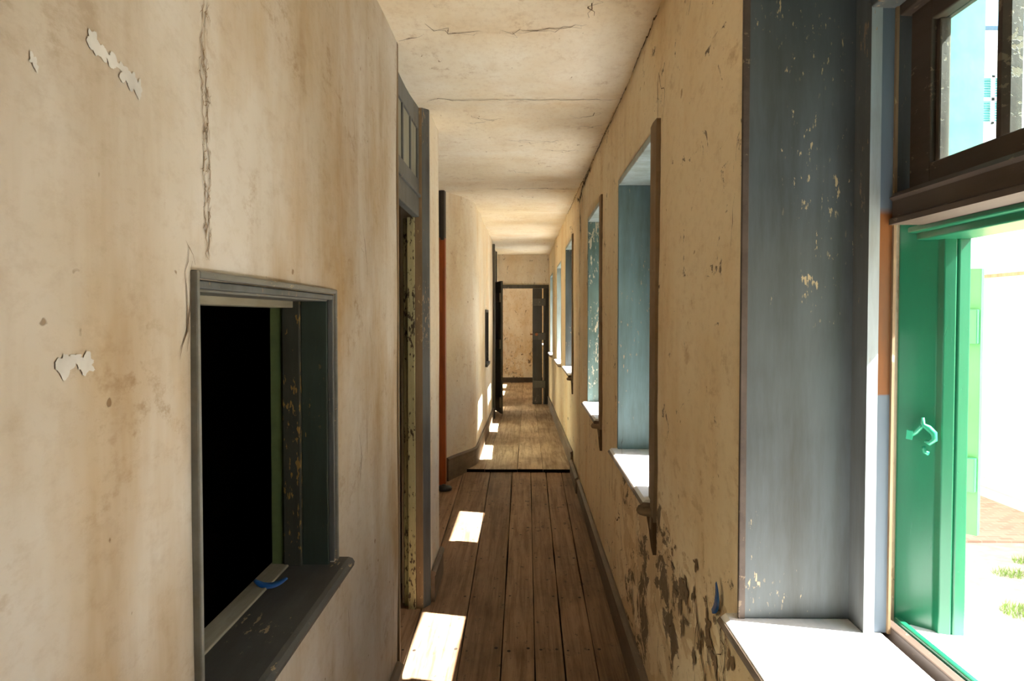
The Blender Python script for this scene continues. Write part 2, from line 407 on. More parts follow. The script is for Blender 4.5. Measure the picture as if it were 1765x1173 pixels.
fA = [-2.6, -2.2, -1.8, -1.4, -1.0, -.66, -.355, -.058, .175, .47]; fB = [-2.6, -2.2, -1.8, -1.4, -.95, -.60, -.32, -.035, .205, .47]
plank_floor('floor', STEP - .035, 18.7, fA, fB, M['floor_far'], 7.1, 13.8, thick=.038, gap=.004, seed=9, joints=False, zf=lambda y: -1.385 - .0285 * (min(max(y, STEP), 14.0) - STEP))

# ---------------------------------------------------------------- ceiling
mb = MB(); ys = steps([-4.5, 18.8], .12); xs = steps([-2.7, .94], .14); k = mb.mi(M['ceil'])
def zceil(x, y):
    w = .013 * math.sin(2 * math.pi * (y - 3.66) / 1.42) * (1 if y < 9 else .6) + .006 * noise.noise((x * 3, y * 3, 0))
    w += .02 * math.exp(-((y - 6.2) / .22) ** 2) - .02 * math.exp(-((y - 5.55) / .3) ** 2)
    return zc(y) + w * (1 if y > 3.0 else .5)
A = [[mb.b.verts.new((x, y, zceil(x, y))) for x in xs] for y in ys]
for i in range(len(ys) - 1):
    for j in range(len(xs) - 1):
        f = mb.b.faces.new((A[i][j], A[i][j + 1], A[i + 1][j + 1], A[i + 1][j])); f.material_index = k; f.smooth = True
mb.box(-2.7, .94, -4.5, 18.8, 1.22, 1.4, M['out_wall'])
mb.box(-2.76, -2.7, -4.5, 18.8, .9, 1.4, M['out_wall']); mb.box(.9, .96, -4.5, 18.8, 1.0, 1.4, M['out_wall'])
cmap = lambda x, y: (x, y, zceil(x, y) - .0025)
crack(mb, cmap, [(-.46, 3.70), (-.40, 3.62), (-.33, 3.68), (0, 3.66), (.2, 3.68), (.43, 3.66)], .0035, jag=.012, seed=3)
crack(mb, cmap, [(-.30, 6.42), (-.05, 6.46), (.1, 6.42), (.44, 6.5)], .006, jag=.02, seed=4)
crack(mb, cmap, [(-.46, 2.92), (-.42, 2.90), (-.37, 2.86)], .003, jag=.01, seed=5)
for s_, (a, b, c, d) in enumerate([(-.38, 2.78, -.15, 2.83), (-.10, 2.83, .22, 2.77), (.2, 2.55, .24, 2.7), (-.3, 4.02, -.1, 4.08), (.24, 4.05, .40, 3.95), (.26, 4.25, .42, 4.2), (-.1, 4.5, .2, 4.55), (.1, 4.75, .35, 4.8), (-.35, 4.15, -.2, 4.12), (-.1, 5.5, .1, 5.6), (.05, 6.9, .1, 7.0)]):
    crack(mb, cmap, [(a, b), ((a + c) / 2, (b + d) / 2 + .02), (c, d)], .0022, jag=.03, seed=20 + s_)
    crack(mb, cmap, [(a + .03, b + .02), ((a + c) / 2, (b + d) / 2 + .05), (c - .02, d + .01)], .0016, jag=.035, seed=40 + s_)
# the dark gap where ceiling and right wall have parted
mb.build('ceiling', kind='structure', fix=False)

# ---------------------------------------------------------------- right wall
mb = MB()
wall_along_y(mb, XR, XO, -4.4, 18.7, -1.75, 1.12, HOLES, M['wall_r'], M['out_wall'], amp=.007)
def rmap(y, z): return (XR - .007 * 1.0 - .002 + .007 + .007 * (noise.noise((y * 1.7, z * 1.7, XR * 5))) - .0012, y, z)
crack(mb, rmap, [(6.25, 1.02), (6.28, .8), (6.22, .62), (6.3, .4), (6.22, .0), (6.26, -.5), (6.2, -1.0), (6.24, -1.3)], .010, jag=.014, seed=7)
crack(mb, rmap, [(6.20, .86), (6.24, .76), (6.19, .66)], .03, jag=.02, seed=8)
crack(mb, rmap, [(6.1, 1.0), (6.0, .9), (6.05, .8)], .012, jag=.02, seed=9)
crack(mb, rmap, [(2.6, 1.018), (3.4, 1.005), (4.4, 1.01), (5.2, 1.01), (6.2, 1.03), (8, 1.045)], .004, jag=.008, seed=10)
crack(mb, rmap, [(5.2, .99), (5.9, 1.0), (6.2, .93), (6.6, .98)], .012, jag=.02, seed=12)
for s_, p in enumerate([[(2.5, .70), (2.62, .8), (2.66, .66), (2.6, .62)], [(3.45, -.72), (3.5, -.85), (3.44, -.95)], [(3.5, -.5), (3.55, -.6), (3.47, -.7)], [(4.4, .3), (4.45, .1)], [(3.0, -.8), (3.05, -1.0), (3.0, -1.1), (3.08, -1.25)],
        [(2.05, -.72), (2.0, -.8), (2.04, -.9)], [(1.72, -.66), (1.76, -.75), (1.70, -.85), (1.74, -1.0)], [(2.3, -.85), (2.36, -.95), (2.3, -1.05)], [(1.86, -.8), (1.9, -.9), (1.85, -1.05)],
        [(2.8, -.95), (2.84, -1.08)], [(3.25, -.9), (3.3, -1.02)], [(4.2, -.6), (4.25, -.8), (4.2, -.95)], [(5.1, -.75), (5.16, -.95)], [(4.7, -.8), (4.76, -1.0)], [(3.9, -.7), (3.94, -.9)],
        [(2.45, -.62), (2.5, -.75), (2.46, -.86)], [(1.68, .25), (1.7, .15)], [(1.95, -1.0), (2.0, -1.1)], [(8.9, -.4), (8.95, -.7), (8.9, -1.0)], [(2.56, .62), (2.5, .72), (2.48, .85)]]):
    crack(mb, rmap, p, .0030 if s_ < 14 else .0022, jag=.014, seed=60 + s_)
rr_ = random.Random(11)
for s_ in range(95):
    y_ = 1.68 + rr_.random() ** 1.4 * 3.6; z_ = rr_.uniform(-1.22, -.66); l_ = rr_.uniform(.03, .12)
    crack(mb, rmap, [(y_, z_), (y_ + rr_.gauss(0, .03), z_ - l_ * .5), (y_ + rr_.gauss(0, .03), z_ - l_)], rr_.uniform(.002, .006), jag=.014, seed=300 + s_)
for s_ in range(34):
    y_ = rr_.uniform(1.66, 2.35); z_ = rr_.uniform(-.90, -.60) - .08 * (y_ - 1.7)
    blob(mb, rmap, y_, z_, rr_.uniform(.008, .03), rr_.uniform(.006, .026), M['rubble'], 700 + s_, 1.0)
crack(mb, rmap, [(2.02, -.70), (1.98, -.82), (1.9, -.90), (1.88, -1.02)], .004, jag=.012, seed=500)
crack(mb, rmap, [(1.70, -.70), (1.72, -.80), (1.66, -.88), (1.70, -1.05)], .003, jag=.012, seed=501)
mb.build('wall_right', kind='structure', fix=False)

# ---------------------------------------------------------------- left walls
HY0, HY1, HZ0, HZ1 = 1.125, 1.945, -.645, .055
mb = MB()
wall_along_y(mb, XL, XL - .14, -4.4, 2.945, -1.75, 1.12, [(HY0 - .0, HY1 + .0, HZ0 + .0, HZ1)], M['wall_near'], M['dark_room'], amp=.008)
def lmap(y, z): return (XL - .008 * (noise.noise((y * 1.7, z * 1.7, XL * 5))) + .0014, y, z)
for s_, (dy_, z_0, z_1) in enumerate([(0, .9, .44), (.004, .50, .34), (-.004, .38, .27), (.002, .30, .20), (.004, .22, .13), (.012, .16, .085), (.020, .48, .38), (.026, .40, .31), (.018, .33, .25), (.028, .27, .19), (.024, .2, .14), (.026, .16, .085), (.012, .42, .36), (.015, .30, .26)]):
    wob = lambda z: 1.163 + dy_ * .7 + .026 * noise.noise((z * 9, 4, 2)) + .008 * noise.noise((z * 30, 4, s_))
    crack(mb, lmap, [(wob(z_0 + (z_1 - z_0) * q / 7), z_0 + (z_1 - z_0) * q / 7) for q in range(8)], .0012, M['crack_soft'], jag=.005, seed=100 + s_)
rr_ = random.Random(5)
for s_ in range(75):
    z_ = rr_.uniform(.13, .47); y_ = 1.174 + .026 * noise.noise((z_ * 9, 4, 2)) + rr_.gauss(0, .008 + .010 * abs(noise.noise((z_ * 14, 1, 7))))
    crack(mb, lmap, [(y_, z_), (y_ + rr_.gauss(0, .005), z_ - .006), (y_ + rr_.gauss(0, .006), z_ - rr_.uniform(.008, .02))], .0012, M['crack_soft'], jag=.003, seed=200 + s_)
crack(mb, lmap, [(1.112, .10), (1.095, .07), (1.10, -.02), (1.075, -.06)], .0022, jag=.006, seed=5)
crack(mb, lmap, [(1.118, .085), (1.11, .02), (1.112, -.03), (1.10, -.05)], .0016, jag=.006, seed=6)
crack(mb, lmap, [(1.10, .105), (1.115, .095), (1.13, .075)], .0018, jag=.006, seed=16)
for s_, p in enumerate([[(2.3, .28), (2.33, .22), (2.36, .12)], [(2.28, .2), (2.31, .19)], [(2.40, -.02), (2.42, -.08)], [(2.2, .6), (2.21, .5)], [(2.24, -.33), (2.28, -.42), (2.26, -.5)], [(2.34, -.3), (2.36, -.42)], [(2.1, -.8), (2.12, -.9)], [(1.65, -1.0), (1.66, -1.06)], [(2.8, -.9), (2.82, -1.1), (2.78, -1.3)], [(2.05, .1), (2.06, .03)]]):
    crack(mb, lmap, p, .0024, jag=.01, seed=80 + s_)
for k_, (by, bz, ra_, rb_, ro_) in enumerate([(.864, .303, .012, .013, 0), (.882, .298, .016, .008, -.2), (.905, .295, .016, .007, -.2), (.930, .290, .014, .010, -.2), (.950, .284, .014, .013, -.3), (.964, .280, .008, .010, 0),
        (.757, .249, .005, .006, 0), (.762, .243, .003, .004, 0), (.797, -.050, .013, .012, 0), (.838, -.052, .017, .010, 0), (.816, -.044, .010, .004, 0)]):
    blob(mb, lmap, by, bz, ra_, rb_, M['scar'], 3 + k_, .55, rot=ro_)
mb.build('wall_left', kind='structure', fix=False)

mb = MB()                                   # short stub between the first door and the recess
wall_along_y(mb, -.477, -.62, 3.92, 4.36, -1.75, 1.12, [], M['wall_l'], M['wall_l'], amp=.005)
mb.build('wall_left', kind='structure', fix=False)

# far left wall: swings out of the recess in a soft curve, then runs to the end of the passage
D2 = (11.55, 12.75, -1.75, 1.06); H2 = (9.2, 9.85, -.60, .08)
mb = MB()
def pathL(y):
    t = min(1, max(0, (y - 6.62) / .75)); s_ = t * t * (3 - 2 * t)
    return -.675 + .22 * (s_ * .55 + math.sin(t * math.pi / 2) * .45) - .012 * max(0, y - 7.6) / 6
wall_along_y(mb, -.455, -.86, 6.62, 14.0, -1.85, 1.12, [D2, H2], M['wall_l'], M['gloom'], amp=.007, path=pathL)
crack(mb, lambda y, z: (pathL(y) + .006, y, z), [(7.6, .5), (7.7, .3), (7.62, .1)], .004, seed=31)
mb.build('wall_left', kind='structure', fix=False)

# recess behind the stub, with its back wall and side
mb = MB()
mb.box(-2.6, -.62, 4.20, 4.34, -1.75, 1.12, M['wall_l'])
mb.build('wall_recess', kind='structure')
mb = MB()
mb.box(-2.6, -1.62, 6.62, 6.76, -1.75, 1.12, M['wall_l']); mb.box(-1.62, -.86, 6.62, 6.76, .62, 1.12, M['wall_l'])
mb.build('wall_recess', kind='structure')
mb = MB(); mb.box(-2.74, -2.6, -4.4, 18.7, -1.9, 1.2, M['gloom']); mb.build('wall_outer', kind='structure')
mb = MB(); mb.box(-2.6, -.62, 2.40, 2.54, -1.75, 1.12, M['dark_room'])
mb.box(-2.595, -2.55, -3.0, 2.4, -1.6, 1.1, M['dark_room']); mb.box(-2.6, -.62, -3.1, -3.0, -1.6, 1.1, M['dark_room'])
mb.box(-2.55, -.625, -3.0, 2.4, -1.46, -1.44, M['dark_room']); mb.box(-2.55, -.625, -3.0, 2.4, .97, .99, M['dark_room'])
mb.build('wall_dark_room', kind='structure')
mb = MB(); mb.box(-2.6, .95, -4.55, -4.4, -1.75, 1.2, M['wall_l']); mb.build('wall_back', kind='structure')
mb = MB(); mb.box(-2.6, .95, 18.65, 18.8, -1.9, 1.2, M['wall_far']); mb.build('wall_end', kind='structure')
# cross wall with the far doorway
EY = 14.0
mb = MB(); mb.box(-2.6, -.44, EY, EY + .15, -1.9, 1.12, M['wall_far']); mb.box(-.44, .448, EY, EY + .15, .56, 1.12, M['wall_far'])
mb.build('wall_far', kind='structure')
mb = MB(); mb.box(-.80, -.72, EY + .15, 18.65, -1.9, 1.12, M['wall_far']); mb.build('wall_left', kind='structure')

# ---------------------------------------------------------------- skirting
def skirt(name, pts, side, ztop, mat, th=.02, drop=True):
    """pts: plan points of the wall line; side: +1 the board stands to the -x side of it"""
    mb = MB(); k = mb.mi(mat); cs = []
    fine = []
    for (a, b) in zip(pts, pts[1:]):
        n = max(1, int(math.hypot(b[0] - a[0], b[1] - a[1]) / .4))
        fine += [(a[0] + (b[0] - a[0]) * i / n, a[1] + (b[1] - a[1]) * i / n) for i in range(n)]
    fine.append(pts[-1])
    for i, (x, y) in enumerate(fine):
        p, q = fine[max(0, i - 1)], fine[min(len(fine) - 1, i + 1)]
        dx, dy = q[0] - p[0], q[1] - p[1]; l = math.hypot(dx, dy); nx, ny = -dy / l * side, dx / l * side
        zt = ztop(y) if callable(ztop) else ztop; w = .002 * noise.noise((y * 2, 1, 1))
        prof = [(.004, zf(y) - .02), (th + w, zf(y) - .02), (th + w, zt - .028), (th + .006 + w, zt - .022), (th + .006 + w, zt - .012), (th * .55, zt), (.004, zt)]
        cs.append([mb.b.verts.new((x + nx * o, y + ny * o, z)) for o, z in prof])
    for A_, B_ in zip(cs, cs[1:]):
        for j in range(7):
            f = mb.b.faces.new((A_[j], A_[(j + 1) % 7], B_[(j + 1) % 7], B_[j])); f.material_index = k
    mb.b.faces.new(cs[0]).material_index = k; mb.b.faces.new(cs[-1][::-1]).material_index = k
    return mb.build(name, kind='structure')
skirt('baseboard_right', [(XR + .004, -4.35), (XR + .004, 6.22)], 1, -1.305, M['base'], .024)
skirt('baseboard_right', [(XR - .008, 6.23), (XR - .008, 7.02)], 1, -1.295, M['base'], .024)
skirt('baseboard_right', [(XR + .002, 7.06), (XR + .002, 13.95)], 1, lambda y: zf(y) + .16, M['base'], .022)
skirt('baseboard_left', [(XL - .004, -4.35), (XL - .004, 2.90)], -1, -1.305, M['base'], .024)
skirt('baseboard_left', [(-.477, 3.935), (-.477, 4.36)], -1, -1.30, M['base'], .022)
skirt('baseboard_left', [(pathL(6.66 + i * .1) - .004, 6.66 + i * .1) for i in range(9)] + [(pathL(7.6), 7.6), (pathL(9), 9), (pathL(11.4), 11.4)], -1, lambda y: zf(max(y, STEP + .01)) + .17, M['base'], .022)
skirt('baseboard_end', [(-.72, 18.65), (.45, 18.65)], -1, lambda y: zf(y) + .12, M['base_dark'], .022)

# ---------------------------------------------------------------- windows in the right wall
def lining_jamb(y, z0, z1, x0=XR - .001, x1=.675, far=True, mat=None, root=None):
    mb = MB(); a, b = (y, y + .028) if far else (y - .028, y)
    mb.box(x0, x1, a, b, z0, z1, mat); return mb.build('reveal_lining', root, bevel=.003)

def window(idx, y0, y1, z0, z1, mat, strip=True, leaf=138, panes=4, detail=False, outer=0.0, nick=None):
    root = empty('window_%d' % idx, (XR, (y0 + y1) / 2, z0), 'structure')
    lining_jamb(y1, z0, z1, mat=mat, root=root); lining_jamb(y0, z0, z1, far=False, mat=mat, root=root)
    mb = MB(); mb.box(XR - .001, .675, y0 - .028, y1 + .028, z1, z1 + .028, M['lit_blue'] if not detail else M['slate']); mb.build('head_lining', root, bevel=.003)
    # stone-grey inner sill with a rounded nose
    mb = MB(); t = .034; nose = [(XR - .036, z0 - t + .006), (XR - .043, z0 - t / 2), (XR - .036, z0 - .006), (XR - .028, z0)]
    mb.prof([(.70, z0 - t), (XR - .028, z0 - t)] + nose + [(.70, z0)], y0 - (.05 if not nick else -.02), y1 + (.03 if detail else .028), M['sill'])
    mb.build('sill', root)
    mb = MB(); e0 = y0 - (.052 if not nick else -.02); e1 = y1 + (.034 if detail else .030)
    mb.prof([(XR + .002, z0 - t - .002), (XR - .037, z0 - t + .004), (XR - .046, z0 - t / 2), (XR - .039, z0 - .009), (XR - .030, z0 - .009), (XR + .002, z0 - .012)], e0, e1, M['base']); mb.build('sill_nose', root)
    a0, a1 = y0 + .0, y1 - .0
    # fixed frame posts (far one with its rebates), head and bottom rail
    for far in (1, 0):
        Y = y1 - outer if far else y0; s_ = -1 if far else 1
        B_ = (outer + .02) if far else -.02
        P = [(.665, Y + B_), (.665, Y + s_ * .070), (.686, Y + s_ * .070), (.686, Y + s_ * .066), (.711, Y + s_ * .066), (.711, Y + s_ * .074), (.716, Y + s_ * .074), (.716, Y + B_)]
        mb = MB(); mb.prism(P, z0 - .0, z1 + .01, M['grey'], fmap={1: M['strip'], 3: M['rebate'], 5: M['post_brown'], 4: M['post_brown']}); mb.build('frame_post', root)
        P2 = [(.716, Y + s_ * .075), (.745, Y + s_ * .072), (.745, Y + B_), (.716, Y + B_)]
        mb = MB(); mb.prism(P2, .215, z1 + .01, M['slate']); mb.build('frame_post', root)
        # green outer boxing of the lower opening
        mb = MB()
        G = [(.766, Y + .015 if far else Y - .015), (.822, Y + s_ * .025), (.826, Y + s_ * .042), (.848, Y + s_ * .046), (.850, Y + s_ * .040), (.853, Y + s_ * .046), (.876, Y + s_ * .045), (.880, Y + B_), (.766, Y + B_)]
        mb.prism(G, z0 - .03, .235, M['green']); go = mb.build('outer_post', root, bevel=.002)
        if far and detail: far_post = go
        mb = MB()
        mb.box(.745, .915, *(sorted((Y + B_, Y + s_ * .01))), .237, z1 + .02, M['reveal_teal']); mb.build('upper_reveal', root)
    mb = MB(); mb.box(.665, .716, y0 + .06, y1 - .06, z1 - .045, z1 + .01, M['grey']); mb.box(.716, .775, y0 + .0, y1 - outer, z1 - .063, z1 + .025, M['brown']); mb.build('frame_head', root, bevel=.003)
    zt0, zt1 = .176, .237
    mb = MB(); mb.prof([(.703, zt0), (.790, zt0), (.790, zt1), (.712, zt1), (.703, zt1 - .010), (.709, zt1 - .016), (.709, zt0 + .014), (.703, zt0 + .010)], y0 + .066, y1 - .070, M['brown']); mb.build('transom_bar', root)
    mb = MB(); mb.box(.786, .878, y0 + .01, y1 - .01, .152, .236, M['green']); mb.box(.768, .80, y0 + .01, y1 - .01, .166, .178, M['green']); mb.build('outer_head', root, bevel=.003)
    # bottom rails: brown check rail, green rail outside it, pale outer ledge
    mb = MB(); mb.box(.716, .736, y0 + .0, y1 - .0, z0 - .03, z0 + .014, M['brown']); mb.build('bottom_rail', root, bevel=.003)
    mb = MB(); mb.box(.736, .757, y0 + .0, y1 + .0, z0 - .03, z0 - .002, M['sill']); mb.box(.757, .770, y0, y1, z0 - .03, z0 + .006, M['green']); mb.build('outer_rail', root, bevel=.003)
    mb = MB(); mb.prof([(.770, z0 - .034), (.96, z0 - .045), (.96, z0 - .02), (.770, z0 - .008)], y0 - .0, y1 + .0, M['sill']); mb.build('outer_ledge', root, bevel=.003)
    # upper sash
    s = empty('sash', (0, 0, 0)); s.parent = root; s.location = Vector((.75, (y0 + y1) / 2, .4)) - root.location
    sb0, sb1, zt, zb = y0 + .078, y1 - outer - .078, z1 - .06, zt1
    mb = MB()
    for a, b in ((sb1 - .075, sb1), (sb0, sb0 + .075)): mb.box(.736, .770, a, b, zb, zt, M['brown'])
    mb.box(.736, .770, sb0 + .075, sb1 - .075, zb, zb + .042, M['brown']); mb.box(.736, .770, sb0 + .075, sb1 - .075, zt - .04, zt, M['brown'])
    for a, b in ((sb1 - .088, sb1 - .075), (sb0 + .075, sb0 + .088)): mb.box(.745, .765, a, b, zb + .042, zt - .04, M['brown'])
    mb.build('sash_frame', s, bevel=.003)
    g0, g1 = sb0 + .088, sb1 - .088; gz0, gz1 = zb + .042, zt - .04
    w = (g1 - g0) / panes
    for i in range(panes):
        ga, gb = g1 - (i + 1) * w + (.011 if i < panes - 1 else 0), g1 - i * w - (.011 if i else 0)
        if i: 
            mb = MB(); yy = g1 - i * w; mb.prism([(.738, yy - .006), (.748, yy - .013), (.766, yy - .013), (.766, yy + .013), (.748, yy + .013), (.738, yy + .006)], gz0, gz1, M['brown']); mb.build('muntin', s)
        mb = MB(); mb.box(.756, .759, ga - .001, gb + .001, gz0, gz1, M['glass']); mb.build('pane', s)
    # plank shutter standing open outside, hinged on the near side
    an = math.radians(leaf); L = min(.66, y1 - y0 - .2)
    hx, hy = .905, y0 + .055
    sh = empty('shutter', (0, 0, 0)); sh.parent = root; sh.location = Vector((hx, hy, z0)) - root.location
    dx, dy = math.sin(an), math.cos(an); nx, ny = dy, -dx
    def pl(u, v): return (hx + dx * u + nx * v, hy + dy * u + ny * v)
    mb = MB(); nb = 4
    for i in range(nb):
        u0, u1 = L * i / nb + .002, L * (i + 1) / nb - .002
        mb.prism([pl(u0, 0), pl(u1, 0), pl(u1, .024), pl(u0, .024)], z0 - .01, .14, M['green_pale'])
    mb.build('shutter_boards', sh, bevel=.002)
    for zz in (z0 + .12, -.08 if z0 < -.5 else 0.0):
        mb = MB(); mb.prism([pl(.02, .024), pl(L - .005, .024), pl(L - .005, .044), pl(.02, .044)], zz, zz + .10, M['green']); mb.build('batten', sh, bevel=.002)
    for zz in (z0 + .17, -.03):
        mb = MB(); x, y = pl(.0, .02); mb.tube([(x - .02, y, zz - .03), (x - .02, y, zz + .03)], .008, M['iron']); mb.tube([(x - .02, y, zz), (*pl(.16, .046), zz)], .006, M['iron']); mb.build('hinge', sh)
    if strip:          # coarse mortar bared along the near edge of the opening
        mb = MB(); kk = mb.mi(M['rubble']); r = random.Random(idx); n = 40; zs = [z1 + .035 - (z1 + .035 - z0 + .10) * i / n for i in range(n + 1)]
        rows = []
        for i, z in enumerate(zs):
            e = .125 + .012 * noise.noise((z * 7, idx, 0)) + .006 * noise.noise((z * 30, idx, 0)) - .03 * max(0, (i - 34) / 6)
            rows.append([mb.b.verts.new(p) for p in ((XR - .010, y0 - .0, z), (XR - .0135, y0 - e * .5, z), (XR - .0115, y0 - e, z), (XR + .004, y0 - e, z), (XR + .004, y0, z))])
        for A_, B_ in zip(rows, rows[1:]):
            for j in range(5):
                f = mb.b.faces.new((A_[j], A_[(j + 1) % 5], B_[(j + 1) % 5], B_[j])); f.material_index = kk
        mb.b.faces.new(rows[0]).material_index = kk; mb.b.faces.new(rows[-1][::-1]).material_index = kk
        mb.build('mortar_edge', root)
        mb = MB(); zz = z0 - .045    # broken end of the sill; a flat dark patch paints the hollow's shade
        mb.lathe((XR - .006, y0 - .03, zz), [(.02, -.012), (.046, -.008), (.052, .004), (.046, .016), (.02, .022)], M['rubble'], 14)
        k2 = mb.mi(M['crack'])
        v = [mb.b.verts.new((XR - .0125, a, b)) for a, b in ((y0 + .10, z0 - .03), (y0 - .10, z0 - .055), (y0 - .11, z0 - .175), (y0 - .07, z0 - .16), (y0 - .02, z0 - .11))]
        mb.b.faces.new(v).material_index = k2
        v2 = [mb.b.verts.new((XR + .004, q.co.y, q.co.z)) for q in v]
        for i in range(5): mb.b.faces.new((v[i], v[(i + 1) % 5], v2[(i + 1) % 5], v2[i])).material_index = k2
        mb.build('broken_sill_end', root)
    if detail:         # thin edge bead where lining meets plaster, and the catch on the green boxing
        mb = MB(); mb.box(XR - .010, XR + .004, y1 - .002, y1 + .008, z0, z1 + .02, M['brown']); mb.build('edge_bead', root, bevel=.002)
        hk = empty('catch', (0, 0, 0)); hk.parent = root; c0 = Vector((.792, 1.572 - .011, -.235)); hk.location = c0 - root.location
        mb = MB(); d = Vector((.056, -.040, 0)).normalized(); nn = Vector((-d.y, d.x, 0)) * -1; up = Vector((0, 0, 1))
        def H(u, v, o=.006): return c0 + d * u + up * v + nn * -o if nn.dot(Vector((-1, -1, 0))) < 0 else c0 + d * u + up * v + nn * o
        mb.tube([H(-.014, -.002), H(-.006, .004), H(.0, .012), H(.006, .02)], .0045, M['iron'])
        mb.tube([H(.006, .034), H(.006, .02), H(.016, .014), H(.026, .004), H(.027, -.008), H(.018, -.016), H(.010, -.012)], .0055, M['iron'], taper=[.6, .9, 1.2, 1.2, 1.1, .9, .5])
        mb.build('hook', hk)
        mb = MB(); q = [H(u, v, .003) for u, v in ((-.024, -.010), (-.012, -.012), (-.010, .006), (-.022, .008))]; q2 = [H(u, v, .011) for u, v in ((-.024, -.010), (-.012, -.012), (-.010, .006), (-.022, .008))]
        va = [mb.b.verts.new(p) for p in q]; vb = [mb.b.verts.new(p) for p in q2]; kk = mb.mi(M['iron'])
        for f in ((va), (vb[::-1])): mb.b.faces.new(f).material_index = kk
        for i in range(4): mb.b.faces.new((va[i], va[(i + 1) % 4], vb[(i + 1) % 4], vb[i])).material_index = kk
        mb.build('staple', hk, bevel=.001)
        mb = MB(); mb.tube([H(.008, -.024), H(.010, -.033, .010), H(.018, -.036, .012)], .004, M['iron']); mb.build('pin', hk)
    return root

mats = [M['slate'], M['blue'], M['green_peel'], M['slate'], M['lit_blue'], M['lit_blue'], M['blue'], M['blue']]  # fifth and sixth: pale jamb colour stands for sunlight on them
for i, (a, b, c, d) in enumerate(WIN):
    window(i + 1, a, b, c, d, mats[i], strip=i in (1, 2, 3), detail=(i == 0), panes=4, leaf=138 if i != 3 else 80, outer=.13 if i == 1 else 0)


# ---------------------------------------------------------------- serving hatch in the near left wall
root = empty('window_9', (XL, (HY0 + HY1) / 2, HZ0), 'structure')
def ring(mb, xa, xb, y0, y1, z1, z0, w, m):
    mb.box(xa, xb, y0, y0 + w, z0, z1, m); mb.box(xa, xb, y1 - w, y1, z0, z1, m); mb.box(xa, xb, y0 + w, y1 - w, z1 - w, z1, m)
mb = MB(); ring(mb, XL - .006, XL + .010, HY0 - .010, HY1 + .012, HZ1 + .012, HZ0 + .03, .011, M['grey_light']); mb.build('architrave', root, bevel=.003)
mb = MB(); ring(mb, XL - .010, XL + .004, HY0 - .002, HY1 - .002, HZ1 - .002, HZ0 + .03, .012, M['grey']); mb.build('architrave_bead', root, bevel=.002)
mb = MB(); mb.box(XL - .145, XL - .010, HY0 + .0, HY0 + .008, HZ0 + .02, HZ1 - .0, M['jamb_dark']); mb.build('jamb', root)
mb = MB(); mb.box(XL - .075, XL - .010, HY1 - .020, HY1 - .0, HZ0 + .02, HZ1, M['jamb_dark']); mb.build('jamb', root, bevel=.002)
mb = MB(); mb.box(XL - .118, XL - .075, HY1 - .034, HY1, HZ0 + .02, HZ1, M['jamb_ochre']); mb.build('jamb_stop', root, bevel=.002)
mb = MB(); mb.box(XL - .150, XL - .118, HY1 - .028, HY1, HZ0 + .02, HZ1, M['rim_green']); mb.build('jamb_rim', root, bevel=.002)
mb = MB(); mb.box(XL - .090, XL - .010, HY0, HY1, HZ1 - .018, HZ1, M['grey_light']); mb.build('head', root, bevel=.002)
mb = MB(); mb.box(XL - .150, XL - .090, HY0, HY1, HZ1 - .034, HZ1, M['hatch_ledge']); mb.build('head_stop', root, bevel=.002)
mb = MB(); zs = -.622
mb.prof([(XL - .108, zs - .03), (XL + .030, zs - .03), (XL + .040, zs - .022), (XL + .042, zs - .012), (XL + .036, zs - .003), (XL + .026, zs), (XL - .108, zs)], HY0 - .03, HY1 + .045, M['hatch_sill']); 
mb.build('sill', root)
mb = MB(); mb.box(XL - .155, XL - .106, HY0, HY1, zs - .03, zs + .004, M['hatch_ledge']); mb.build('sill_ledge', root, bevel=.003)

# small hatch far down on the left wall
a, b, c, d = H2; X2 = pathL(9.5); root = empty('window_10', (X2, 9.52, c), 'structure')
mb = MB(); ring(mb, X2 - .05, X2 + .012, a - .0, b + .0, d, c, .03, M['door_dark']); mb.build('architrave', root, bevel=.003)
mb = MB(); mb.box(X2 - .16, X2 + .03, a - .03, b + .03, c - .0, c + .035, M['hatch_sill']); mb.build('sill', root, bevel=.003)
mb = MB(); mb.box(X2 - .20, X2 - .16, a, b, c, d, M['dark_room']); mb.build('shade_backing', root)  # near-black sheet stands in for the dark space behind the opening

# ---------------------------------------------------------------- first door: grey frame with a four-light top, leaf standing open into the dark room
root = empty('door_1', (XL, 3.4, zf(3.4)), 'structure')
z0 = zf(3.4) - .03
mb = MB(); mb.box(XL - .06, XL + .006, 2.925, 2.955, z0, 1.03, M['post_brown']); mb.build('frame_post', root, bevel=.003)
mb = MB(); mb.prism([(-.54, 3.85), (-.503, 3.85), (-.474, 3.895), (-.474, 3.925), (-.54, 3.925)], z0, 1.03, M['grey'], fmap={0: M['post_brown']}); mb.build('frame_post', root, bevel=.003)
mb = MB(); mb.box(-.578, -.54, 3.84, 3.92, z0, .49, M['yellow']); mb.box(-.604, -.578, 3.885, 3.92, z0, .49, M['yellow']); mb.build('jamb_stop', root, bevel=.004)
T = empty('top_light', (0, 0, 0)); T.parent = root; T.location = Vector((-.53, 3.4, .75)) - root.location
mb = MB(); mb.box(-.552, -.518, 2.955, 3.85, .49, .672, M['grey']); mb.box(-.552, -.518, 2.955, 3.85, .915, 1.03, M['grey'])
mb.box(-.530, -.508, 2.955, 3.85, .585, .60, M['grey'])
mb.box(-.552, -.518, 2.955, 2.975, .672, .915, M['grey']); mb.box(-.552, -.518, 3.80, 3.85, .672, .915, M['grey']); mb.build('rail_frame', T, bevel=.003)
for y in (3.15, 3.36, 3.59):
    mb = MB(); mb.box(-.552, -.518, y - .014, y + .014, .672, .915, M['grey']); mb.build('muntin', T, bevel=.003)
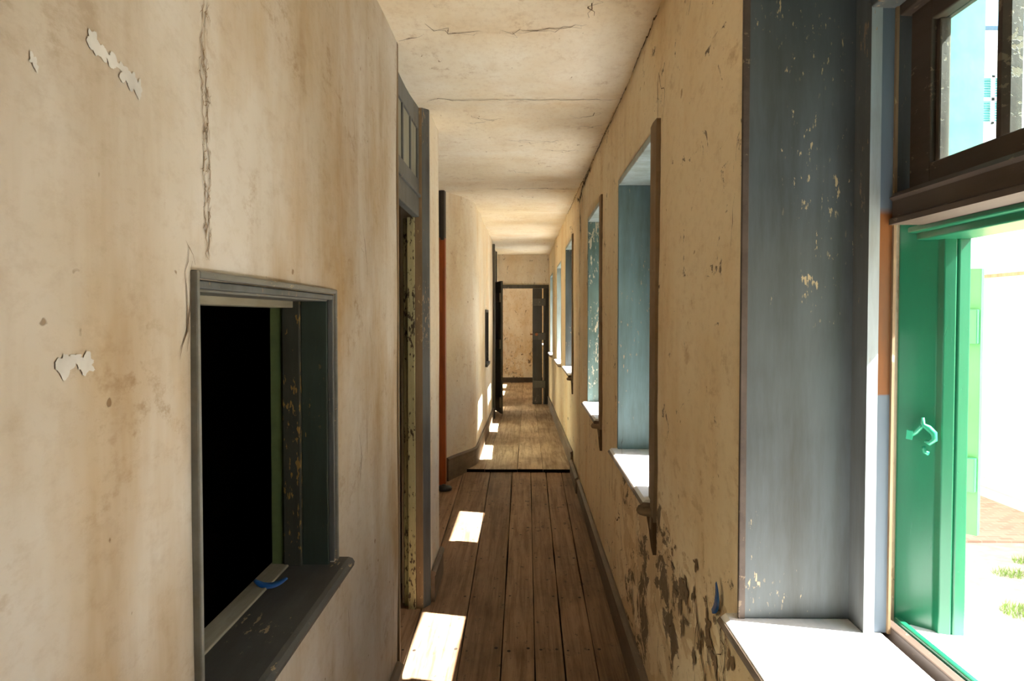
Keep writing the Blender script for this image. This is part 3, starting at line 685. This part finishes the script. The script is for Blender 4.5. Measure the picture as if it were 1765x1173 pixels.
for y_0, y_1 in ((2.975, 3.136), (3.164, 3.346), (3.374, 3.576), (3.604, 3.80)):
    mb = MB(); mb.box(-.542, -.526, y_0, y_1, .672, .915, M['pane_grey']); mb.build('panel', T)
mb = MB(); mb.box(-1.36, -.625, 3.865, 3.905, zf(3.9) + .01, .485, M['olive']); mb.box(-1.25, -.74, 3.857, 3.87, -.35, .35, M['olive']); mb.box(-1.25, -.74, 3.857, 3.87, -1.25, -.5, M['olive']); mb.build('door_leaf', root, bevel=.004)

# ---------------------------------------------------------------- door in the recess: rust-orange post under a black head block
root = empty('door_2', (-1.1, 6.6, zf(6.6)), 'structure')
mb = MB(); mb.box(-.735, -.664, 6.54, 6.64, zf(6.6) - .01, .66, M['orange']); mb.box(-.722, -.676, 6.532, 6.54, zf(6.6) - .01, .66, M['orange']); mb.build('frame_post', root, bevel=.004)
mb = MB(); mb.box(-.735, -.664, 6.535, 6.64, .66, 1.065, M['door_dark']); mb.box(-.70, -.668, 6.52, 6.54, .64, 1.06, M['door_dark']); mb.build('upper_post', root, bevel=.005)
mb = MB(); mb.box(-1.66, -1.58, 6.54, 6.64, zf(6.6) - .01, .66, M['orange']); mb.build('frame_post', root, bevel=.004)
mb = MB(); mb.box(-1.58, -.735, 6.55, 6.63, .56, .66, M['orange']); mb.build('frame_head', root, bevel=.004)
mb = MB(); mb.box(-1.58, -.735, 6.58, 6.62, zf(6.6) + .005, .56, M['door_dark']); mb.build('door_leaf', root, bevel=.004)

# ---------------------------------------------------------------- third door, far left, leaf ajar into the passage
root = empty('door_3', (-.46, 12.1, zf(12)), 'structure')
Xd = -.462; zb = zf(12.8) - .01
mb = MB(); mb.box(Xd - .10, Xd + .035, 11.42, 11.57, zb, 1.06, M['door_grey']); mb.build('frame_post', root, bevel=.004)
mb = MB(); mb.box(Xd - .10, Xd + .02, 12.73, 12.85, zb, 1.06, M['door_grey']); mb.build('frame_post', root, bevel=.004)
mb = MB(); mb.box(Xd - .08, Xd + .005, 11.57, 12.73, .56, 1.06, M['door_grey']); mb.build('top_board', root, bevel=.004)
lf = empty('door_leaf', (0, 0, 0)); lf.parent = root; lf.location = Vector((-.455, 12.72, zf(12.7))) - root.location
hx, hy = -.50, 12.70; ex, ey = -.335, 11.98
L = math.hypot(ex - hx, ey - hy); ux, uy = (ex - hx) / L, (ey - hy) / L; vx, vy = -uy, ux   # v points into the passage
if vx < 0: vx, vy = -vx, -vy
def dl(u, v): return (hx + ux * u + vx * v, hy + uy * u + vy * v)
mb = MB()
for i in range(4):
    u0, u1 = L * i / 4 + .002, L * (i + 1) / 4 - .002
    mb.prism([dl(u0, -.02), dl(u1, -.02), dl(u1, .012), dl(u0, .012)], zf(12) + .025, .545, M['door_grey'])
mb.build('boards', lf, bevel=.003)
for zz, h in ((.22, .14), (-.5, .14), (zf(12) + .12, .16)):
    mb = MB(); mb.prism([dl(.02, -.020), dl(L + .004, -.020), dl(L + .004, -.044), dl(.02, -.044)], zz, zz + h, M['batten']); mb.build('batten', lf, bevel=.004)

# ---------------------------------------------------------------- doorway at the end with one ledged leaf
root = empty('door_4', (0, EY, zf(EY)), 'structure')
zb = zf(EY) - .01
mb = MB(); mb.box(-.47, .446, EY - .03, EY + .12, .505, .565, M['door_grey']); mb.build('frame_head', root, bevel=.004)
for x0, x1 in ((-.47, -.415), (.375, .446)):
    mb = MB(); mb.box(x0, x1, EY - .03, EY + .12, zb, .505, M['door_dark']); mb.build('frame_post', root, bevel=.004)
lf = empty('door_leaf', (0, 0, 0)); lf.parent = root; lf.location = Vector((.375, EY - .05, zb)) - root.location
mb = MB(); mb.box(.155, .325, EY - .085, EY - .05, zb + .02, .50, M['door_dark']); mb.box(.345, .385, EY - .085, EY - .05, zb + .02, .50, M['door_dark']); mb.build('boards', lf, bevel=.012)
for zz in (.19, -.42, -1.28):
    mb = MB(); mb.box(.160, .39, EY - .115, EY - .085, zz, zz + .13, M['door_grey']); mb.build('batten', lf, bevel=.006)
mb = MB()
mb.tube([(.225, EY - .085, -.32), (.225, EY - .15, -.32)], .012, M['knob']); mb.tube([(.225, EY - .135, -.32), (.225, EY - .15, -.32), (.225, EY - .175, -.32)], .030, M['knob'], 12, [.5, 1, .6]); mb.build('knob', lf)
mb = MB(); mb.tube([(.160, EY - .07, -.32), (.110, EY - .07, -.32)], .014, M['knob']); mb.build('bolt', lf)

# ---------------------------------------------------------------- small things
x, y = -.655, 6.33
mb = MB(); mb.lathe((x, y, zf(y) + .003), [(.04, 0), (.062, .0), (.066, .012), (.060, .028), (.03, .036), (.016, .038), (.014, .046)], M['black'])
tag(mb.build('door_stop'), 'small round black door stop on the floorboards below the orange door post', 'door stop')

def ribbon(name, pts, w, nrm, m, label, cat):
    mb = MB(); k = mb.mi(m); P = [Vector(p) for p in pts]; n = Vector(nrm).normalized(); rows = []
    for i, p in enumerate(P):
        d = (P[min(i + 1, len(P) - 1)] - P[max(0, i - 1)]).normalized(); s_ = d.cross(n).normalized() * w * math.sin(math.pi * min(1, .12 + i / (len(P) - 1) * .75)) * .5
        rows.append([mb.b.verts.new(q) for q in (p - s_, p + s_, p + s_ + n * .0008, p - s_ + n * .0008)])
    for A_, B_ in zip(rows, rows[1:]):
        for j in range(4): f = mb.b.faces.new((A_[j], A_[(j + 1) % 4], B_[(j + 1) % 4], B_[j])); f.material_index = k; f.smooth = True
    mb.b.faces.new(rows[0]).material_index = k; mb.b.faces.new(rows[-1][::-1]).material_index = k
    o = mb.build(name); tag(o, label, cat); return o
pts = []
for i in range(13):
    t = i / 12; pts.append((-.618 + .070 * t, 1.756 - .012 * math.sin(t * 3) + .02 * t, -.6165 + .012 * (2 * t - 1.0) ** 2))
ribbon('tape_strip', pts, .020, (0, -.45, 1), M['tape'], 'curled strip of blue tape lying on the sill of the dark hatch', 'tape')
pts = []
for i in range(13):
    t = i / 12; a_ = -.3 + t * 1.5
    pts.append((XR - .010 - .003 * math.sin(t * 3), 1.768 - .03 * math.sin(t * 3.1) + .036 * t * t, -.608 - .08 * t))
ribbon('tape_strip', pts, .024, (-1, -.2, 0), M['tape'], 'curved strip of blue tape stuck to the peeling right wall below the near sill', 'tape')

# ---------------------------------------------------------------- courtyard seen through the near window
GZ = -1.70
mb = MB(); mb.box(.90, 40, -30, 60, GZ - .1, GZ, M['sand']); mb.build('ground', kind='structure')
mb = MB(); mb.box(2.6, 4.34, 5.85, 11.0, GZ - .02, GZ + .012, M['brick']); mb.build('paving', kind='structure')
mb = MB(); mb.box(4.34, 4.62, -8.0, 15.9, GZ - .02, .36, M['out_wall']); mb.box(4.30, 4.66, -8.0, 15.9, .36, .39, M['post_brown']); mb.build('wall_courtyard', kind='structure')
mb = MB(); mb.box(4.31, 4.36, -8, 15.9, GZ, GZ + .10, M['out_wall']); mb.build('trim_1', kind='structure')
# distant building closing the yard
b = empty('outbuilding', (7, 22, GZ)); tag(b, 'pale outbuilding beyond the courtyard seen through the upper window pane', 'building')
mb = MB(); mb.box(1.2, 13.0, 20.0, 24.0, GZ, 7.2, M['white_wall']); mb.build('wall', b)
mb = MB(); mb.prof([(19.7, 7.2), (24.3, 7.2), (22.0, 9.2)], .9, 13.3, M['roof'], 'x'); mb.build('roof', b)
f = empty('window', (0, 0, 0)); f.parent = b; f.location = Vector((11.8, 20.0, 5.5)) - b.location
mb = MB(); wx0, wx1, wz0, wz1 = 11.45, 12.15, 4.85, 6.05
for x0, x1, a_, c_ in ((wx0, wx0 + .05, wz0, wz1), (wx1 - .05, wx1, wz0, wz1), (wx0, wx1, wz0, wz0 + .05), (wx0, wx1, wz1 - .05, wz1), (11.76, 11.84, wz0, wz1), (wx0, wx1, 5.42, 5.50)):
    mb.box(x0, x1, 19.92, 20.0, a_, c_, M['white_wall'])
mb.build('window_frame', f)
mb = MB()
for i in range(18): mb.prof([(19.955, wz0 + .05 + i * .062), (19.985, wz0 + .105 + i * .062), (19.99, wz0 + .105 + i * .062), (19.96, wz0 + .05 + i * .062)], wx0 + .05, wx1 - .05, M['louvre'], 'x')
mb.build('louvres', f)
# grass tufts
src = None
for i, (x, y, lab) in enumerate([(3.22, 5.12, 'small grass tuft on the bare sand nearest the brick paving'), (2.83, 4.46, 'low grass tuft on the bare sand nearest the window ledge'), (3.5, 5.35, 'grass tuft on the bare sand farthest to the right')]):
    if not src:
        mb = MB(); k = mb.mi(M['grass']); r = random.Random(4)
        for j in range(150):
            a_ = r.random() * 6.28; q = r.random() ** .5 * .12; px, py = q * math.cos(a_), q * math.sin(a_) * .7; h = r.uniform(.015, .05); t = r.random() * 6.28
            w_ = .004; dxx, dyy = math.cos(t) * w_, math.sin(t) * w_; lx, ly = r.gauss(0, .015), r.gauss(0, .015)
            v = [mb.b.verts.new(p) for p in ((px - dxx, py - dyy, -.003), (px + dxx, py + dyy, -.003), (px + lx, py + ly, h))]
            mb.b.faces.new(v).material_index = k
        o = src = mb.build('grass_tuft', fix=False)
    else:
        o = src.copy(); COL.objects.link(o)
    o.location = (x, y, GZ); o.rotation_euler.z = i * 1.3; tag(o, lab, 'grass', 'grass tufts in the courtyard')
